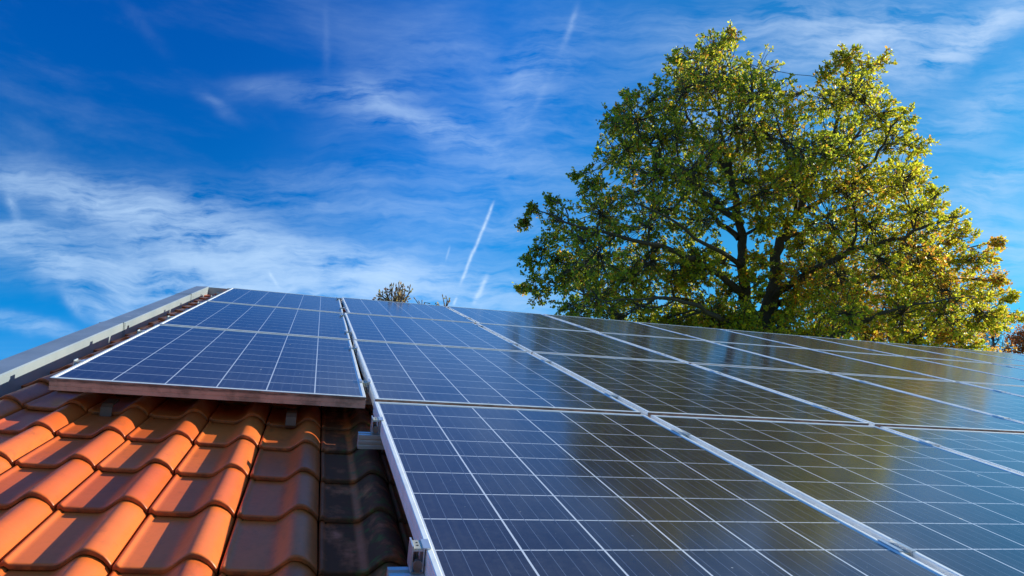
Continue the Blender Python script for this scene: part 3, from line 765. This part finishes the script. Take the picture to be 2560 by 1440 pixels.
    # foliage masses: bearing x, y, size (px at the tree's distance)
    B = [(1790, 130, 70), (1830, 85, 32), (1800, 210, 110), (1720, 215, 90), (1690, 150, 36), (1885, 200, 85), (1655, 250, 60), (1930, 235, 70), (1978, 300, 45),
         (2110, 150, 48), (2190, 160, 42), (2065, 180, 38), (2130, 230, 90), (2060, 270, 80), (2190, 280, 70), (1600, 300, 90), (1575, 245, 38), (1535, 310, 55), (1545, 380, 75), (1680, 330, 100),
         (1800, 330, 110), (1910, 350, 100), (2010, 370, 95), (2110, 370, 105), (2220, 350, 75), (2260, 290, 42), (2290, 370, 40), (1620, 430, 105), (1740, 440, 105), (1860, 460, 100), (2000, 470, 85),
         (2130, 480, 100), (2240, 450, 85), (2300, 440, 42), (1480, 470, 55), (1440, 440, 22), (1520, 530, 85), (1640, 550, 105), (1750, 560, 90), (2060, 580, 90), (2180, 580, 100), (2290, 540, 85), (2330, 480, 35),
         (1375, 500, 22), (1330, 525, 26), (1400, 555, 55), (1440, 600, 60), (1360, 620, 45), (1500, 640, 90), (1610, 650, 90), (1720, 640, 75), (1340, 700, 42), (1410, 700, 65), (1500, 740, 85), (1600, 750, 75), (1700, 720, 70), (1420, 765, 45),
         (1760, 790, 70), (1850, 850, 60), (1960, 840, 80), (1700, 790, 60), (1660, 800, 50), (2010, 660, 60), (2100, 690, 90), (2220, 680, 95), (2330, 640, 90), (2400, 590, 55), (2440, 640, 60), (2500, 605, 22), (2380, 550, 40), (2330, 730, 95), (2440, 720, 70),
         (2500, 700, 32), (2130, 790, 90), (2060, 840, 80), (2240, 790, 90), (2350, 810, 85), (2440, 800, 65), (2500, 790, 42), (2540, 790, 24), (2300, 860, 60), (2420, 860, 55), (1900, 570, 60), (1870, 690, 36), (1960, 560, 50), (1900, 640, 40), (1990, 620, 55), (1960, 690, 45), (1990, 740, 55), (1820, 730, 50), (1800, 660, 60), (1880, 510, 55), (1930, 440, 70), (1800, 850, 50), (2530, 740, 20), (1800, 770, 75), (1830, 810, 75), (1960, 800, 60), (2040, 760, 80), (2010, 700, 60), (1900, 850, 60), (1750, 690, 70), (1680, 680, 80), (2080, 640, 70), (2150, 740, 80), (1450, 690, 70), (1560, 700, 80), (1395, 650, 50), (1350, 740, 40), (1895, 705, 42), (1900, 655, 36), (1310, 560, 20), (1320, 650, 26), (1305, 720, 22), (1450, 790, 40), (1530, 800, 48), (1620, 808, 48), (1700, 820, 50), (1780, 830, 55), (1870, 835, 58), (1950, 845, 60), (2040, 850, 60), (1850, 785, 48), (1935, 795, 42), (1895, 740, 30), (2180, 850, 60), (2380, 860, 50)]
    pos, dr, sz, co = [], [], [], []
    px2m = D0 / FPX
    for (bx, by, br) in B:
        reps = 3 if br > 80 else (2 if br > 45 else 1)
        for q in range(reps):
            dz = RNG.uniform(-3.2, 3.2) if reps == 3 else RNG.uniform(-1.8, 1.8)
            dz *= (1 - 0.45 * max(0, (300 - by)) / 300)
            if reps == 3: dz = (-2.6, 0.0, 2.6)[q] + RNG.normal(0, .5)
            jx, jy = (RNG.normal(0, .18, 2) * br if reps > 1 else (0, 0))
            c = PP(bx + jx, by + jy, dz); R = br * px2m * (1.0 if reps == 1 else 0.92)
            d = np.linalg.norm(NP - np.array(c), axis=1) + 0.35 * np.maximum(0, NP[:, 2] - c.z) + 0.5 * np.abs(NP[:, 0] - c.x)
            k = int(np.argmin(d)); st = Vector(NP[k])
            rr = min(NR[k] * 0.7, 0.014 + 0.022 * (c - st).length)
            pth = bent(st, c, 5, 0.055); wood.tube(pth, [rr + (.010 - rr) * i / 5 for i in range(6)], 5)
            ntw = int(25 + 44 * (R / 1.0) ** 2)
            v = RNG.normal(0, 1, (ntw, 3)); v /= np.linalg.norm(v, axis=1, keepdims=True)
            v *= (RNG.random((ntw, 1)) ** 0.42) * R * RNG.uniform(.75, 1.22, (ntw, 1)); v[:, 2] *= 0.92
            hue_b = RNG.random()
            for tdx in range(ntw):
                tip = c + Vector(v[tdx])
                s0 = pth[3].lerp(pth[5], RNG.random()) if RNG.random() < .6 else c + Vector(v[tdx]) * 0.35
                mid = s0.lerp(tip, .55) + Vector(RNG.normal(0, .06, 3)) * R
                wood.tube([s0, mid, tip], [.012, .008, .004], 3)
                nl = RNG.integers(11, 21)
                out = (tip - c); out = out.normalized() if out.length > 1e-6 else Vector((0, 0, 1))
                dd = RNG.normal(0, 1, (nl, 3)) * 0.85 + np.array(out) * 0.7; dd[:, 2] += 0.05
                dd /= np.linalg.norm(dd, axis=1, keepdims=True)
                back = RNG.random((nl, 1)) * 0.16
                pos.append(np.array(tip) - np.array((tip - mid).normalized()) * back + RNG.normal(0, .02, (nl, 3))); dr.append(dd)
                sz.append(RNG.uniform(.050, .104, nl))
                # turning: stronger on the sunny right side and in some sprays
                warm = 0.28 + 0.32 * (bx - 1300) / 1200 + 0.10 * (hue_b - .5) + (0.35 if RNG.random() < .05 else 0) + (0.0 if by > 600 and bx > 1950 else 0)
                tt = np.clip(RNG.normal(warm, .17 + .06 * (hue_b > .7), nl), 0, 1)[:, None]
                g = np.where(tt < .35, G1 + (G2 - G1) * (tt / .35), np.where(tt < .6, G2 + (G3 - G2) * ((tt - .35) / .25), G3 + (YE - G3) * ((tt - .6) / .4)))
                o_ = RNG.random((nl, 1)) < (.02 + .10 * warm + (.06 if by > 600 and bx > 1950 else 0)) * (3 if hue_b > .75 else .6); g = np.where(o_, OR, g)
                b_ = RNG.random((nl, 1)) < .025; g = np.where(b_, BR, g)
                co.append(g * RNG.uniform(.8, 1.2, (nl, 1)))
    pos = np.concatenate(pos); dr = np.concatenate(dr); sz = np.concatenate(sz); co = np.concatenate(co)
    print('oak leaves', len(pos))
    wood.build('trunk', M_BARK, root, True)
    obj('crown', leaves_mesh('crown', pos, dr, sz, co, M_LEAF), root)
oak()

def small_tree(name, label, foot_px, depth, blobs, pal, leaf, dens, trunk_r, grp=None, top=None):
    b = pixpt(foot_px[0], foot_px[1], depth); foot = Vector((b.x, b.y, 0))
    root = empty(name, Matrix.Translation(foot)); tag(root, label, 'tree', grp)
    wood = MB(); bl = b - foot
    wood.tube([Vector((0, 0, 0)), bl * .5, bl], [trunk_r * 1.4, trunk_r, trunk_r * .8], 8)
    tp = bl
    if top:
        tpp = pixpt(top[0], top[1], depth) - foot; wood.tube([bl, bl.lerp(tpp, .5) + Vector((.1, .1, 0)), tpp], [trunk_r * .8, trunk_r * .5, .02], 6)
    pos, dr, sz, co = [], [], [], []
    for (bx, by, br, dz) in blobs:
        c = pixpt(bx, by, depth + dz) - foot; R = br * depth / FPX
        st = bl if not top else bl.lerp(tpp, RNG.uniform(0, .8))
        pth = bent(st, c, 4, .12); wood.tube(pth, [trunk_r * .4, trunk_r * .3, trunk_r * .2, .02, .012], 5)
        ntw = int(dens * R * R + 6)
        v = RNG.normal(0, 1, (ntw, 3)); v /= np.linalg.norm(v, axis=1, keepdims=True); v *= RNG.random((ntw, 1)) ** .4 * R * RNG.uniform(.7, 1.2, (ntw, 1))
        for t in v:
            tip = c + Vector(t); wood.tube([c + Vector(t) * .3, tip], [.010, .005], 3)
            nl = 8; dd = RNG.normal(0, 1, (nl, 3)); pos.append(np.array(tip) + RNG.normal(0, .09, (nl, 3))); dr.append(dd)
            sz.append(RNG.uniform(.8, 1.3, nl) * leaf)
            k = RNG.random((nl, 1)) ** 1.2; co.append((pal[0] * (1 - k) + pal[1] * k) * RNG.uniform(.75, 1.2, (nl, 1)))
    wood.build('trunk', M_BARK, root, True)
    obj('crown', leaves_mesh('crown', np.concatenate(pos), np.concatenate(dr), np.concatenate(sz), np.concatenate(co), M_LEAF), root)
small_tree('maple_tree', 'orange and yellow autumn tree glowing through the right half of the oak', (2230, 900), 34,
           [(2100, 760, 110, 0), (2180, 700, 120, 1), (2280, 680, 110, -1), (2340, 740, 120, 0), (2240, 800, 130, 0), (2420, 790, 90, 1), (2080, 840, 110, 0), (2380, 850, 110, 0), (2180, 860, 120, -1), (2450, 700, 60, 0), (2480, 850, 60, 0), (2020, 780, 60, 0)],
           (np.array((.78, .30, .04)), np.array((.80, .52, .05))), .13, 26, .22, top=(2250, 640))
small_tree('beech_tree', 'far rust-orange tree at the right edge, just above the panels', (2600, 980), 52,
           [(2545, 850, 34, 0), (2580, 835, 42, 0), (2560, 880, 46, 0), (2620, 860, 60, 0), (2520, 880, 18, 0)], (np.array((.75, .26, .05)), np.array((.40, .14, .05))), .16, 60, .2)
def bare_tree():
    b = pixpt(2482, 990, 46); foot = Vector((b.x, b.y, 0)); root = empty('bare_tree', Matrix.Translation(foot))
    tag(root, 'thin nearly bare tree between the oak and the rust-orange tree', 'tree'); w = MB()
    P = lambda x, y, d=46: pixpt(x, y, d) - foot
    w.tube([Vector((0, 0, 0)), P(2482, 900), P(2484, 830), P(2482, 790)], [.16, .09, .05, .015], 6)
    for i in range(60):
        y = RNG.uniform(800, 890); a = P(2483, y); sdx = RNG.uniform(-34, 34)
        e = P(2483 + sdx, y - RNG.uniform(8, 34), 46 + RNG.normal(0, .5))
        pth = bent(a, e, 4, .12); w.tube(pth, [.03, .022, .016, .012, .008], 3)
        for q in range(3):
            s = pth[RNG.integers(2, 5)]; w.tube([s, s + Vector(RNG.normal(0, .35, 3)) + Vector((0, 0, .2))], [.010, .006], 3)
    w.build('trunk', M_TWIG, root)
bare_tree()

# shrub tops behind the top of the roof
M_BUD = m_simple('furry bud', (0.26, 0.19, 0.12), (0.40, 0.30, 0.20), 40, .8)
_b = MB(); _b.tube([(0, 0, -.006), (0, 0, .008), (0, 0, .022), (0, 0, .034)], [.003, .007, .0055, .001], 6); BUD = _b.mesh('bud', M_BUD, True)
def shrub(name, label, px0, depth, sprigs, leafy):
    b = pixpt(px0, 800, depth); foot = Vector((b.x, b.y, 0)); root = empty(name, Matrix.Translation(foot)); tag(root, label, 'shrub', None)
    w = MB(); P = lambda x, y, d=depth: pixpt(x, y, d) - foot
    hub = P(px0, 850); w.tube([Vector((0, 0, 0)), hub * .5 + Vector((.05, 0, 0)), hub], [.06, .045, .03], 7)
    pos, dr, sz, co = [], [], [], []
    for (x, y, sub) in sprigs:
        d = depth + RNG.normal(0, .15); y = 763 + (y - 763) * .82 if px0 == 990 else y; x = 988 + (x - 988) * .88 if px0 == 990 else x; tip = P(x, y, d); st = P(px0 + (x - px0) * .30, 775, d)
        mid = st.lerp(tip, .5) + Vector(RNG.normal(0, .02, 3)); L = (tip - st).length
        w.tube([hub, st, mid, tip], [.016, .012, .007, .004], 5)
        ends = [(tip, (tip - mid).normalized())]
        for q in range(sub):
            t = RNG.uniform(.05, .95); s = mid.lerp(tip, t) if RNG.random() < .6 else st.lerp(mid, t)
            e = s + ((tip - mid).normalized() + Vector(RNG.normal(0, .6, 3))).normalized() * RNG.uniform(.03, .11) + Vector((0, 0, .02))
            w.tube([s, s.lerp(e, .6) + Vector(RNG.normal(0, .006, 3)), e], [.005, .004, .003], 4); ends.append((e, (e - s).normalized()))
        for (e, dd) in ends:
            ob = obj('bud', BUD, root); ob.matrix_local = Matrix.Translation(e) @ Vector(dd).to_track_quat('Z', 'Y').to_matrix().to_4x4()
            if RNG.random() < leafy:
                k = RNG.integers(1, 4)
                for _ in range(k):
                    pos.append(np.array(e) + RNG.normal(0, .012, 3)); v = np.array(dd) + RNG.normal(0, .6, 3); dr.append(v); sz.append(RNG.uniform(.022, .045))
                    co.append((np.array((.30, .17, .08)), np.array((.42, .30, .10)), np.array((.16, .16, .06)), np.array((.20, .10, .06)))[RNG.integers(0, 4)])
    w.build('trunk', M_TWIG, root)
    if pos: obj('crown', leaves_mesh('crown', np.array(pos), np.array(dr), np.array(sz), np.array(co), M_LEAF), root)
DS = 8.6
sp = [(983, 702, 3), (998, 700, 3), (962, 722, 2), (941, 738, 2), (950, 735, 2), (1005, 722, 4), (1012, 728, 4), (1028, 727, 3), (976, 728, 3), (990, 718, 5), (1000, 735, 6), (984, 742, 6), (1008, 742, 6), (968, 745, 5), (955, 750, 4), (1018, 745, 4), (992, 750, 6), (975, 752, 6), (946, 745, 3), (1002, 730, 5), (996, 740, 6)]
shrub('magnolia_shrub', 'budding magnolia shrub top behind the roof, left of the other twigs', 990, DS, sp, .75)
shrub('garden_shrub', 'short budded twigs peeping over the panels right of the magnolia', 1050, DS + .4, [(1038, 748, 0), (1049, 757, 0), (1055, 754, 0), (1071, 758, 0)], .1)
shrub('leafy_shrub', 'twig with two green-yellow leaves poking up above the third column of panels', 1112, DS - .2, [(1107, 742, 0), (1116, 744, 0), (1122, 754, 0), (1098, 765, 1), (1090, 765, 0)], .7)
